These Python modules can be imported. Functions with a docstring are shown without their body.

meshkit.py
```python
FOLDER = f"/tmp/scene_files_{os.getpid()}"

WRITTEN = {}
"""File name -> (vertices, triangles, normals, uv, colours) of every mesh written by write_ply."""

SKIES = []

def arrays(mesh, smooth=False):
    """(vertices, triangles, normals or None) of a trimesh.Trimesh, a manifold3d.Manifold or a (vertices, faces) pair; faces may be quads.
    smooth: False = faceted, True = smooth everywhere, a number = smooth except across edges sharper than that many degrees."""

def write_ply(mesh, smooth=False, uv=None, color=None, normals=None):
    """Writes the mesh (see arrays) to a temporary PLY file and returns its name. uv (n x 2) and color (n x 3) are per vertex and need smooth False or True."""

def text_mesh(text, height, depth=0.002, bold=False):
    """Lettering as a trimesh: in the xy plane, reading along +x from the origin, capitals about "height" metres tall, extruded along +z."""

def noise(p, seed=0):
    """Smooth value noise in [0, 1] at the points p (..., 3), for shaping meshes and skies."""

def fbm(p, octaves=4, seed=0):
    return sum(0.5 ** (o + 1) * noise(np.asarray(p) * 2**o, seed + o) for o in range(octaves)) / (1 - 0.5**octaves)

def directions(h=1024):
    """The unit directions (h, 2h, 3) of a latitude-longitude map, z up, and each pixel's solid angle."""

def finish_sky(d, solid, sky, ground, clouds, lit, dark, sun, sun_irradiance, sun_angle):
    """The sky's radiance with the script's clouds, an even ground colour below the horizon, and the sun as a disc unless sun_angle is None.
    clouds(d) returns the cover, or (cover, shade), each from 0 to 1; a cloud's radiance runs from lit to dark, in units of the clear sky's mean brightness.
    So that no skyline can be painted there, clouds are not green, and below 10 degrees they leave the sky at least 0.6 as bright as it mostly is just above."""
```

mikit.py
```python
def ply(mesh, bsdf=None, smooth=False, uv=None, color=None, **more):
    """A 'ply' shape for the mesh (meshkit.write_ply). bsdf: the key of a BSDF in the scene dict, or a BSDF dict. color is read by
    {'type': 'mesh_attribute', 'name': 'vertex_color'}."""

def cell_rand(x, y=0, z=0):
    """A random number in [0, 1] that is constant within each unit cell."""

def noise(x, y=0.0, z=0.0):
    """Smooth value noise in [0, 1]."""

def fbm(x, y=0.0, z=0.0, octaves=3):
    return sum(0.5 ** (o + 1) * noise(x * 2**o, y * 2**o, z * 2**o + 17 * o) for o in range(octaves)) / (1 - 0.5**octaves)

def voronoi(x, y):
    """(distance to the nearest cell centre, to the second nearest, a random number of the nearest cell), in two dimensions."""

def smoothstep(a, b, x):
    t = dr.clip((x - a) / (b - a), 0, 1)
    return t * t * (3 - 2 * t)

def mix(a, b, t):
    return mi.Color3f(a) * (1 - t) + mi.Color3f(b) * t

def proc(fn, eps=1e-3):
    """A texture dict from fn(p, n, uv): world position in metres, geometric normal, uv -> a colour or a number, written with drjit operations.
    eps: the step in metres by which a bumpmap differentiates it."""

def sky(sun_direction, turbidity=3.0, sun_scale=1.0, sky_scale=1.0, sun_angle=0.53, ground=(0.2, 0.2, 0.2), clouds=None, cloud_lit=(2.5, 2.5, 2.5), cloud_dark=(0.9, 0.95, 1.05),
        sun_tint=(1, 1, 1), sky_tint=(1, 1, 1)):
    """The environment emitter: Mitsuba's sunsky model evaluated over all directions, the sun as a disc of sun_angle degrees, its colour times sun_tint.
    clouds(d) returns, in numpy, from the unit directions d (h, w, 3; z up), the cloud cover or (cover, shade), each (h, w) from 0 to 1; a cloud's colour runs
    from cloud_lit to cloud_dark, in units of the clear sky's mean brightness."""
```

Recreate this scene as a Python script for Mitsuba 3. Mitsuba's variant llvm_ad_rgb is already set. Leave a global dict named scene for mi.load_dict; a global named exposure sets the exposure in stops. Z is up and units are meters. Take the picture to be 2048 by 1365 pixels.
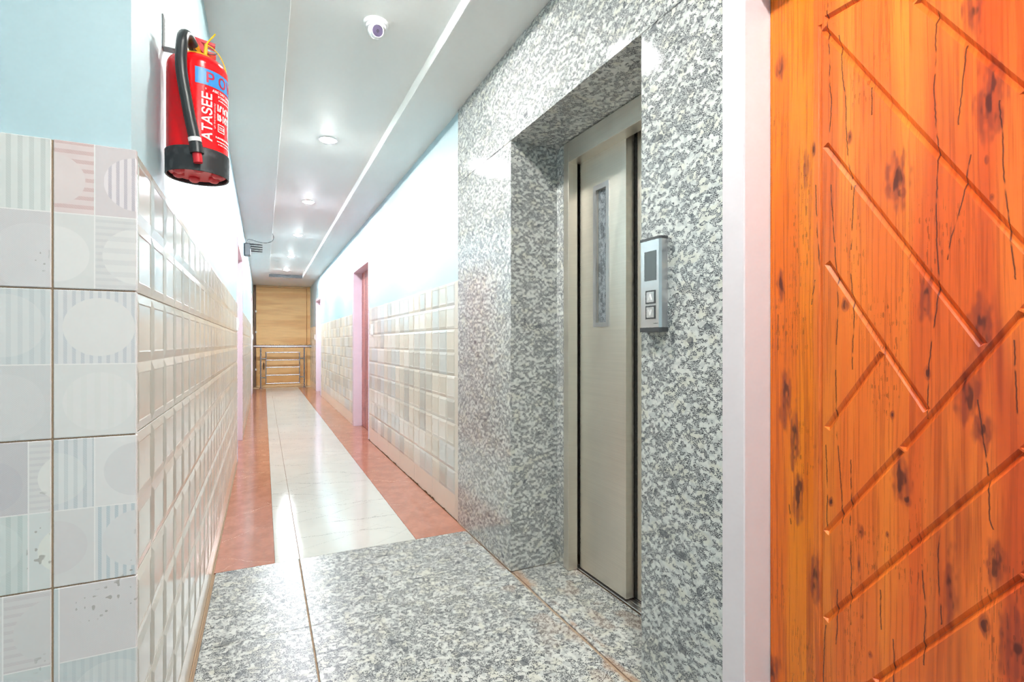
import math, random
import numpy as np, trimesh, manifold3d as m3
import drjit as dr, mitsuba as mi
import mikit, meshkit
from mikit import noise, fbm, voronoi, cell_rand, smoothstep, mix, proc

T = mi.ScalarTransform4f
scene, labels = {}, {}

# ------------------------------------------------------------------ camera, lights, exposure
YAW = 0.4503
CAM_Z = 1.11
scene['camera'] = {'type': 'perspective', 'fov': 2 * math.degrees(math.atan(1024 / 1028.2)), 'fov_axis': 'x', 'near_clip': 0.02, 'far_clip': 100.0,
                   'principal_point_offset_y': -3.5 / 1365,
                   'to_world': T().look_at(origin=[0, 0, CAM_Z], target=[math.sin(YAW), math.cos(YAW), CAM_Z], up=[0, 0, 1])}
exposure = 0.78
LAMP_X, LAMP_R = 0.43, 0.056
LAMP_POWER = 800.0
WARM, LILAC, COOL = (1.0, 0.985, 0.925), (0.95, 0.93, 1.05), (0.92, 0.99, 1.03)
LAMPS = [(-1.63, WARM, 0.85), (0.25, WARM, 0.9), (2.13, WARM, 0.9), (4.01, WARM, 0.9), (5.86, LILAC, 0.9), (7.73, COOL, 0.9), (9.69, COOL, 1.0), (11.53, COOL, 1.6)]

# ------------------------------------------------------------------ room measures (metres)
XL, XR = -0.2163, 1.0787          # face of the tiles on the left wall, face of the granite on the right wall
XLP, XRP = -0.2263, 1.0887        # painted plaster behind them
ZC, ZT = 2.545, 2.61             # soffits, tray
ZDL, ZDR = 1.476, 1.497           # top of the dado tiles
YC = 1.185                        # face of the tiled pier end of the left wall
YB = 2.85                         # granite threshold
YE = 14.25                        # far end
TX0, TX1 = 0.105, 0.778           # ceiling tray
YTE = 12.35


def srgb(*c):
    return [x / 255 / 12.92 if x <= 10 else ((x / 255 + 0.055) / 1.055) ** 2.4 for x in c]


def rgb(*c):
    return {'type': 'rgb', 'value': srgb(*c)}


def C(*c):
    return mi.Color3f(srgb(*c))


# ------------------------------------------------------------------ mesh helpers
def box(x0, x1, y0, y1, z0, z1):
    m = trimesh.creation.box((x1 - x0, y1 - y0, z1 - z0))
    m.apply_translation(((x0 + x1) / 2, (y0 + y1) / 2, (z0 + z1) / 2))
    return m


def cbox(x0, x1, y0, y1, z0, z1, b=0.002):
    pts = []
    for x, sx in ((x0, 1), (x1, -1)):
        for y, sy in ((y0, 1), (y1, -1)):
            for z, sz in ((z0, 1), (z1, -1)):
                pts += [(x, y + sy * b, z + sz * b), (x + sx * b, y, z + sz * b), (x + sx * b, y + sy * b, z)]
    return trimesh.convex.convex_hull(np.array(pts))


def cat(*ms):
    return trimesh.util.concatenate(list(ms))


def lathe(profile, at=(0, 0, 0), n=48):
    m = trimesh.creation.revolve(np.array(profile, float), sections=n)
    if m.volume < 0:
        m.invert()
    m.apply_translation(at)
    return m


def orient(m, direction, at):
    m = m.copy()
    m.apply_transform(trimesh.geometry.align_vectors([0, 0, 1], np.asarray(direction, float)))
    m.apply_translation(at)
    return m


def smooth_path(pts, n=60):
    from scipy.interpolate import CubicSpline
    pts = np.asarray(pts, float)
    t = np.r_[0, np.cumsum(np.linalg.norm(np.diff(pts, axis=0), axis=1))]
    return CubicSpline(t, pts)(np.linspace(0, t[-1], n))


def tube(path, r, n=14):
    path = np.asarray(path, float)
    k = len(path)
    r = np.broadcast_to(r, (k,))
    tan = np.gradient(path, axis=0)
    tan /= np.linalg.norm(tan, axis=1, keepdims=True)
    u = np.cross(tan[0], [0.31, 0.17, 0.93])
    u /= np.linalg.norm(u)
    ang = np.arange(n) * 2 * np.pi / n
    V = []
    for i in range(k):
        u = u - tan[i] * (u @ tan[i])
        u /= np.linalg.norm(u)
        w = np.cross(tan[i], u)
        V.append(path[i] + r[i] * (np.cos(ang)[:, None] * u + np.sin(ang)[:, None] * w))
    V = np.vstack(V + [path[:1], path[-1:]])
    F = []
    for i in range(k - 1):
        for j in range(n):
            a, b = i * n + j, i * n + (j + 1) % n
            F += [(a, b, b + n), (a, b + n, a + n)]
    for j in range(n):
        F += [(k * n, (j + 1) % n, j), (k * n + 1, (k - 1) * n + j, (k - 1) * n + (j + 1) % n)]
    return trimesh.Trimesh(V, np.array(F), process=False)


def rod(a, b, r, n=14):
    return tube(np.array([a, (np.array(a) + b) / 2, b], float), r, n)


# ------------------------------------------------------------------ scene helpers
def key_for(name):
    if name not in used:
        used.add(name)
        return name
    i = counts.get(name, 0) + 1
    while f'{name}_{i:03d}' in used:
        i += 1
    counts[name] = i
    used.add(f'{name}_{i:03d}')
    return f'{name}_{i:03d}'


used, counts = set(), {}


def add(name, mesh, bsdf, parent=None, smooth=False, label=None, **more):
    k = key_for((parent + '__' if parent else '') + name)
    scene[k] = mikit.ply(mesh, bsdf, smooth=smooth, **more)
    if label:
        labels[k] = {'label': label}
    return k


def place(name, shape, M, parent):
    k = key_for(parent + '__' + name)
    scene[k] = {**shape, 'to_world': T(M.tolist())}
    return k


def thing(name, label, category, group=None):
    k = key_for(name)
    labels[k] = {'label': label, 'category': category}
    if group:
        labels[k]['group'] = group
    return k


def structure(k, label, category):
    labels[k] = {'label': label, 'category': category, 'kind': 'structure'}


# ------------------------------------------------------------------ materials
def two(b):
    return {'type': 'twosided', 'bsdf': b}


def gloss(reflectance, alpha, ior=1.5):
    return two({'type': 'roughplastic', 'diffuse_reflectance': reflectance, 'alpha': alpha, 'int_ior': ior, 'distribution': 'beckmann'})


def speckle_paint(base, amount):
    def fn(p, n, uv):
        a = fbm(p.x * 3 + p.y * 2, p.y * 3, p.z * 3, 3)
        f = noise(p.x * 160, p.y * 160, p.z * 160)
        return C(*base) * (1 - amount + amount * (0.7 * a + 0.6 * f))
    return fn


scene['paint_aqua'] = gloss(proc(speckle_paint((195, 222, 230), 0.035)), 0.35)
scene['paint_ceiling'] = gloss(proc(speckle_paint((248, 249, 246), 0.02)), 0.4)
scene['paint_frame'] = gloss(proc(speckle_paint((226, 216, 220), 0.04)), 0.12)
scene['paint_frame_lilac'] = gloss(proc(speckle_paint((228, 214, 226), 0.04)), 0.15)
scene['plain_white'] = gloss(rgb(238, 238, 238), 0.12)
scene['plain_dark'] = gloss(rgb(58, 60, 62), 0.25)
scene['plain_black'] = gloss(rgb(26, 27, 29), 0.2)
scene['grout_brown'] = two({'type': 'diffuse', 'reflectance': rgb(150, 128, 108)})
scene['dirt_dark'] = two({'type': 'diffuse', 'reflectance': rgb(96, 74, 58)})
scene['grout_pale'] = two({'type': 'diffuse', 'reflectance': rgb(196, 186, 172)})
scene['tile_cream'] = two({'type': 'principled', 'base_color': {'type': 'mesh_attribute', 'name': 'vertex_color'}, 'roughness': 0.13, 'specular': 0.6})


def granite(p, n, uv):
    w = 0.8 * noise(p.x * 60, p.y * 60, p.z * 60)
    fine = noise(p.x * 430 + 9, p.y * 430, p.z * 430)
    grit = noise(p.x * 760 + 2, p.y * 760 + 5, p.z * 760)
    big = fbm(p.x * 11 + 3, p.y * 11, p.z * 11, 2)
    m = fbm(p.x * 84 + w, p.y * 84 - w, p.z * 84 + w, 3) + 0.16 * (fine - 0.5) + 0.16 * (0.5 - big)
    pale = mix(C(212, 213, 209), C(190, 192, 190), smoothstep(0.4, 0.75, noise(p.x * 80, p.y * 80 + 5, p.z * 80)))
    pale = mix(pale, C(206, 202, 184), 0.4 * smoothstep(0.58, 0.75, noise(p.x * 26 + 8, p.y * 26, p.z * 26)))
    k = 0.62 * fine + 0.38 * grit
    matrix = mix(C(50, 53, 57), C(140, 142, 144), smoothstep(0.30, 0.50, k))
    matrix = mix(matrix, pale, smoothstep(0.54, 0.68, k))
    c = mix(matrix, pale * (0.96 + 0.06 * grit), smoothstep(0.48, 0.56, m))
    blot = smoothstep(0.88, 0.91, noise(p.x * 26 + 31, p.y * 40, p.z * 26))
    return mix(c, C(72, 76, 84), 0.7 * blot)


scene['granite_polished'] = gloss(proc(granite), 0.025)


def granite_floor(p, n, uv):
    c = granite(p, n, uv)
    d = dr.abs(p.x - 1.085 + 0.03 * (noise(p.y * 9) - 0.5))
    dust = smoothstep(0.055, 0.004, d) * smoothstep(0.45, 0.7, fbm(p.x * 30, p.y * 9 + 3, 0, 3))
    spill = smoothstep(0.62, 0.72, fbm(p.x * 9 + 4, p.y * 7 + 1.3, 0, 3)) * 0.25
    c = c * 0.72
    return mix(c, C(150, 118, 94), dr.minimum(0.75 * dust + spill * smoothstep(0.85, 1.05, p.x), 0.8))


scene['granite_honed'] = gloss(proc(granite_floor), 0.09, 1.27)


def long_veins(p, pitch, slope, seed, width):
    t = p.y / pitch + p.x * slope / pitch + 0.55 * (fbm(p.x * 2.2 + seed, p.y * 1.7, seed, 2) - 0.5) + 0.10 * (noise(p.x * 13, p.y * 13, seed) - 0.5) + 0.03 * (noise(p.x * 50, p.y * 50, seed) - 0.5)
    k = dr.floor(t)
    at = 0.2 + 0.6 * cell_rand(k, seed, 1)
    d = dr.abs(t - k - at) * pitch
    here = smoothstep(0.42, 0.60, noise(p.x * 2.6 + 9 * cell_rand(k, seed, 2), k * 3.3, seed))
    return smoothstep(width, width * 0.25, d * (0.7 + 0.9 * noise(p.x * 30, p.y * 30, seed + 3))) * here


def marble_white(p, n, uv):
    a = long_veins(p, 0.33, 0.22, 2.0, 0.0035)
    b = long_veins(p, 0.21, -0.55, 7.0, 0.0022)
    d = long_veins(p, 0.16, 1.1, 11.0, 0.0018)
    base = mix(C(186, 185, 179), C(174, 174, 169), fbm(p.x * 4, p.y * 4, 1, 3))
    return mix(base, C(92, 92, 88), dr.minimum(0.8 * a + 0.55 * b + 0.4 * d, 0.85))


def marble_red(p, n, uv):
    a = dr.minimum(long_veins(p, 0.30, 0.6, 5.0, 0.0022) + 0.8 * long_veins(p, 0.36, -0.8, 14.0, 0.0020), 1.0)
    g = fbm(p.x * 17, p.y * 14, 2, 4)
    base = mix(C(154, 100, 80), C(163, 108, 88), smoothstep(0.3, 0.7, g))
    fine = noise(p.x * 90, p.y * 90, 3)
    base = base * (0.94 + 0.1 * fine)
    return mix(base, C(232, 206, 192), 0.85 * a)


scene['marble_white'] = gloss(proc(marble_white), 0.018, 1.40)
scene['marble_red'] = gloss(proc(marble_red), 0.02)


def wood_fn(light, mid, dark, black, plank):
    def fn(p, n, uv):
        u, z = 3.0 - p.y, p.z
        t = u / plank
        k = dr.floor(t)
        f = t - k
        cut = 0.35 + 0.4 * cell_rand(k, 11)
        k = k * 2 + dr.select(f > cut, 1.0, 0.0)
        r, r2 = cell_rand(k, 3), cell_rand(k, 5)
        # long eyes that the grain bends round
        kx, kz = u * 10.0 + 40, z * 2.3 + 13 + 7 * r
        kd, ks, kr = voronoi(kx + 0.12 * (noise(z * 26, r * 9) - 0.5), kz)
        has = smoothstep(0.38, 0.46, kr)
        eye = smoothstep(0.45, 0.0, kd) * has
        s = u + 0.045 * (fbm(u * 7 + 9 * r, z * 1.6, r * 7, 3) - 0.5) + 0.016 * eye
        tone = fbm(s * 16 + 40 * r, z * 1.2 + 20 * r, 2, 3)
        grain = fbm(s * 230 + 50 * r, z * 4.2, 1, 3)
        fine = noise(s * 900, z * 26)
        figure = 0.5 + 0.5 * dr.sin(s * 520 + 12 * fbm(u * 12, z * 2.8, r, 2))
        c = mix(C(*light), C(*mid), smoothstep(0.34, 0.60, tone + 0.30 * (r - 0.5)))
        zone = smoothstep(0.50, 0.68, fbm(s * 21 + 7 * r, z * 1.4 + 5 + 9 * r2, 4, 4) + 0.20 * (r2 - 0.55))
        c = mix(c, C(*dark), 0.80 * zone)
        c = mix(c, C(*dark), dr.clip(zone * 0.35 * figure + 0.35 * figure * eye, 0, 1))
        c = mix(c, C(*dark), dr.clip(0.40 * smoothstep(0.52, 0.68, grain) + 0.30 * (fine - 0.55), 0, 1))
        line = smoothstep(0.020, 0.004, dr.abs(fbm(s * 15 + 31 * r, z * 0.55, 7, 2) - 0.5)) * smoothstep(0.44, 0.62, noise(s * 11 + 3, z * 2.1, 2))
        c = mix(c, C(*black), 0.60 * line)
        c = mix(c, C(*dark), 0.75 * smoothstep(0.24, 0.06, kd) * has)
        c = mix(c, C(*black), 0.80 * smoothstep(0.085, 0.03, kd + 0.03 * (fine - 0.5)) * has)
        tick = smoothstep(0.80, 0.84, noise(u * 330, z * 34, 3)) * smoothstep(0.5, 0.65, noise(u * 14, z * 5, 6))
        return mix(c, C(*black), 0.40 * tick)
    return fn


KNOTS = [(0.865, 1.255, 0.011, 0.038), (0.852, 0.969, 0.019, 0.074), (0.828, 0.874, 0.013, 0.085), (0.868, 1.794, 0.014, 0.038), (0.799, 1.523, 0.009, 0.048), (0.781, 1.564, 0.006, 0.024),
         (0.697, 1.564, 0.0075, 0.020), (0.708, 1.195, 0.0076, 0.016), (0.603, 1.443, 0.0225, 0.056), (0.596, 1.416, 0.0126, 0.018), (0.552, 1.194, 0.0133, 0.049), (0.468, 1.133, 0.021, 0.072),
         (0.487, 1.014, 0.0205, 0.055), (0.465, 0.953, 0.0175, 0.036), (0.550, 1.052, 0.0058, 0.014), (0.612, 0.962, 0.0047, 0.010), (0.598, 0.831, 0.0197, 0.061), (0.587, 0.793, 0.0089, 0.014),
         (0.777, 0.553, 0.0144, 0.070), (0.676, 0.699, 0.0082, 0.016), (0.739, 0.746, 0.0069, 0.011), (0.678, 0.627, 0.0041, 0.024), (0.621, 0.712, 0.0038, 0.008), (0.463, 0.603, 0.0099, 0.020),
         (0.447, 0.726, 0.015, 0.053), (0.885, 0.281, 0.0196, 0.044), (0.656, 0.444, 0.005, 0.011), (0.454, 1.543, 0.024, 0.080), (0.451, 1.369, 0.0041, 0.009), (0.459, 1.438, 0.0035, 0.009),
         (0.479, 1.718, 0.016, 0.055), (0.420, 0.590, 0.0255, 0.078), (0.821, 0.741, 0.018, 0.073), (0.513, 0.644, 0.014, 0.085), (0.30, 1.2, 0.02, 0.08), (0.25, 0.7, 0.02, 0.06)]
CRACKS = [((0.748, 1.875), (0.744, 1.770), (0.739, 1.665), (0.742, 1.585)), ((0.721, 1.803), (0.708, 1.662), (0.703, 1.560), (0.695, 1.447)), ((0.653, 1.654), (0.651, 1.595)),
          ((0.533, 1.750), (0.539, 1.608), (0.533, 1.500), (0.536, 1.357), (0.531, 1.231), (0.547, 1.058), (0.551, 0.960)), ((0.489, 1.659), (0.494, 1.579), (0.500, 1.516)),
          ((0.440, 1.537), (0.436, 1.404), (0.426, 1.297), (0.420, 1.219)), ((0.483, 1.455), (0.494, 1.375), (0.510, 1.313), (0.517, 1.267)), ((0.777, 1.481), (0.772, 1.363), (0.765, 1.280)),
          ((0.741, 1.471), (0.733, 1.355), (0.724, 1.252), (0.726, 1.105)), ((0.689, 1.456), (0.695, 1.315)), ((0.697, 1.293), (0.689, 1.160), (0.691, 1.051)),
          ((0.728, 1.049), (0.727, 0.902), (0.719, 0.802), (0.710, 0.693)), ((0.753, 0.875), (0.748, 0.750), (0.746, 0.681)), ((0.697, 0.852), (0.694, 0.676), (0.697, 0.487)),
          ((0.529, 0.771), (0.531, 0.665), (0.528, 0.571)), ((0.558, 0.674), (0.554, 0.568), (0.558, 0.477)), ((0.472, 1.007), (0.463, 0.936), (0.458, 0.865), (0.456, 0.794), (0.451, 0.778)),
          ((0.420, 1.115), (0.418, 1.021), (0.417, 0.969)), ((0.841, 0.712), (0.837, 0.664)), ((0.753, 0.460), (0.757, 0.325)), ((0.725, 0.553), (0.728, 0.427)), ((0.636, 0.591), (0.634, 0.508)),
          ((0.875, 1.181), (0.872, 1.092)), ((0.777, 1.258), (0.787, 1.200)), ((0.612, 0.5), (0.606, 0.3))]
STAVES = [(0.781, (246, 134, 30), (238, 114, 28)), (0.582, (242, 130, 48), (230, 108, 42)), (0.472, (238, 120, 48), (222, 94, 38)), (-9, (234, 112, 46), (208, 82, 36))]


def door_laminate(p, n, uv):
    """The door's printed foil: broad staves, fine upright grain, knots and cracks where the photograph shows them."""
    y, z = p.y, p.z
    sy = y + 0.022 * (fbm(y * 7, z * 1.5, 3, 3) - 0.5)
    tone = fbm(sy * 24, z * 1.6, 2, 3)
    c = C(*STAVES[-1][1])
    for lim, lt, md in reversed(STAVES):
        c = dr.select(y > lim, mix(C(*lt), C(*md), smoothstep(0.30, 0.66, tone)), c)
    c = dr.select(dr.abs(y - 0.79) < 0.0085, mix(c, C(176, 62, 30), 0.55 * smoothstep(0.75, 0.55, z + 0.1 * tone)), c)
    grain = fbm(sy * 260, z * 5.5, 1, 3)
    fine = noise(sy * 900, z * 30)
    c = mix(c, C(170, 62, 28), dr.clip(0.42 * smoothstep(0.48, 0.72, grain) + 0.25 * (fine - 0.5), 0, 1))
    figure = 0.5 + 0.5 * dr.sin(sy * 460 + 14 * fbm(y * 11, z * 2.6, 6, 2))
    cloud = smoothstep(0.52, 0.72, fbm(sy * 17 + 3, z * 1.9 + 4, 5, 4)) * smoothstep(0.62, 0.46, y)
    c = mix(c, C(150, 54, 34), cloud * (0.30 + 0.40 * figure))
    w1 = noise(y * 85, z * 26, 4) - 0.5
    w2 = noise(y * 240, z * 70, 8) - 0.5
    dark, core = mi.Float(0), mi.Float(0)
    for ky, kz, a, b in KNOTS:
        e = dr.sqrt(dr.square((y - ky) / a) + dr.square((z - kz) / b)) + 0.65 * w1 + 0.40 * w2
        dark = dr.maximum(dark, smoothstep(1.15, 0.55, e))
        core = dr.maximum(core, smoothstep(0.50, 0.20, e) * smoothstep(0.9, 0.4, noise(y * 160, z * 60, 2)))
    c = mix(c, C(136, 52, 40), dr.clip(dark * (0.40 + 0.40 * figure), 0, 0.72))
    c = mix(c, C(58, 26, 28), 0.75 * core)
    wy = y + 0.0040 * (noise(z * 17, 2) - 0.5) + 0.0011 * (noise(z * 130, 5) - 0.5)
    crack = mi.Float(0)
    for line in CRACKS:
        for (y0, z0), (y1, z1) in zip(line[:-1], line[1:]):
            f = (z - z0) / (z1 - z0)
            crack = dr.maximum(crack, dr.select((f >= 0) & (f <= 1), smoothstep(0.0017, 0.0004, dr.abs(wy - y0 - f * (y1 - y0))), 0.0))
    c = mix(c, C(66, 28, 26), 0.85 * crack * smoothstep(0.10, 0.45, noise(z * 60, y * 50, 3)))
    tick = smoothstep(0.80, 0.84, noise(y * 620, z * 60, 3)) * smoothstep(0.58, 0.75, noise(y * 16, z * 6, 6))
    return mix(c, C(96, 40, 26), 0.45 * tick)


scene['wood_orange'] = gloss(proc(door_laminate), 0.12)
scene['wood_orange_hazed'] = gloss(proc(wood_fn((206, 132, 116), (190, 112, 98), (140, 74, 66), (80, 40, 38), 0.22)), 0.2)  # orange door wood with distance haze and dimness mixed into the colour


def plywood(p, n, uv):
    a = fbm(p.x * 0.9, p.z * 9 + 0.35 * fbm(p.x * 2, p.z * 3), 2, 3)
    f = fbm(p.x * 6, p.z * 90, 1, 2)
    c = mix(C(248, 200, 136), C(234, 178, 112), smoothstep(0.40, 0.75, a))
    return c * (0.93 + 0.12 * f)


scene['plywood'] = gloss(proc(plywood), 0.3)
scene['plywood_pale'] = gloss(rgb(236, 200, 150), 0.3)
scene['wood_brown'] = gloss(rgb(112, 82, 60), 0.3)
scene['beige_sill'] = gloss(rgb(214, 186, 152), 0.2)


def steel_fn(p, n, uv):
    s = fbm(p.y * 5 + p.x * 5, p.z * 420, p.x * 3, 2)
    w = fbm(p.y * 6 + 3, p.z * 3.5, p.x * 6, 3)
    return C(240, 233, 221) * (0.80 + 0.10 * s + 0.18 * w)


scene['steel_brushed'] = two({'type': 'principled', 'base_color': proc(steel_fn), 'metallic': 0.94, 'roughness': 0.38, 'anisotropic': 0.3})
scene['steel_bright'] = two({'type': 'principled', 'base_color': rgb(226, 224, 226), 'metallic': 1.0, 'roughness': 0.28})
scene['chrome'] = two({'type': 'roughconductor', 'material': 'Cr', 'alpha': 0.08, 'specular_reflectance': {'type': 'rgb', 'value': 1.0}})
scene['steel_grey'] = two({'type': 'principled', 'base_color': rgb(120, 124, 126), 'metallic': 0.8, 'roughness': 0.4})


def glass_reflection_fn(p, n, uv):  # mottling paints the granite reflected in the pane
    a = fbm(p.y * 70, p.z * 55, 1, 3)
    b = noise(p.y * 260, p.z * 240, 4)
    return mix(C(72, 77, 82), C(128, 134, 139), smoothstep(0.3, 0.7, 0.7 * a + 0.3 * b))


scene['glass_painted_reflection'] = gloss(proc(glass_reflection_fn), 0.12)
scene['screen_grey'] = gloss(rgb(96, 102, 104), 0.08)
scene['red_enamel'] = gloss(rgb(240, 10, 22), 0.06)
scene['red_plastic'] = gloss(rgb(214, 36, 48), 0.2)
scene['red_inside'] = gloss(rgb(232, 78, 84), 0.2)
scene['rubber_black'] = gloss(rgb(40, 43, 45), 0.14)


def worn_black(p, n, uv):
    a = fbm(p.x * 50, p.y * 50, p.z * 40, 3)
    return mix(C(46, 49, 52), C(70, 73, 76), smoothstep(0.45, 0.7, a))


scene['cup_black'] = gloss(proc(worn_black), 0.2)
scene['label_blue'] = gloss(rgb(66, 150, 222), 0.1)
scene['label_white'] = gloss(rgb(246, 244, 244), 0.15)
scene['label_red'] = gloss(rgb(196, 34, 70), 0.15)
scene['brass'] = two({'type': 'principled', 'base_color': rgb(236, 176, 52), 'metallic': 0.6, 'roughness': 0.3})
scene['yellow_tie'] = gloss(rgb(240, 208, 40), 0.2)
scene['cord_yellow'] = gloss(rgb(234, 204, 110), 0.3)
scene['lens_dark'] = gloss(rgb(70, 62, 84), 0.05)
scene['plaster_grey'] = two({'type': 'diffuse', 'reflectance': rgb(186, 182, 176)})

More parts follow.
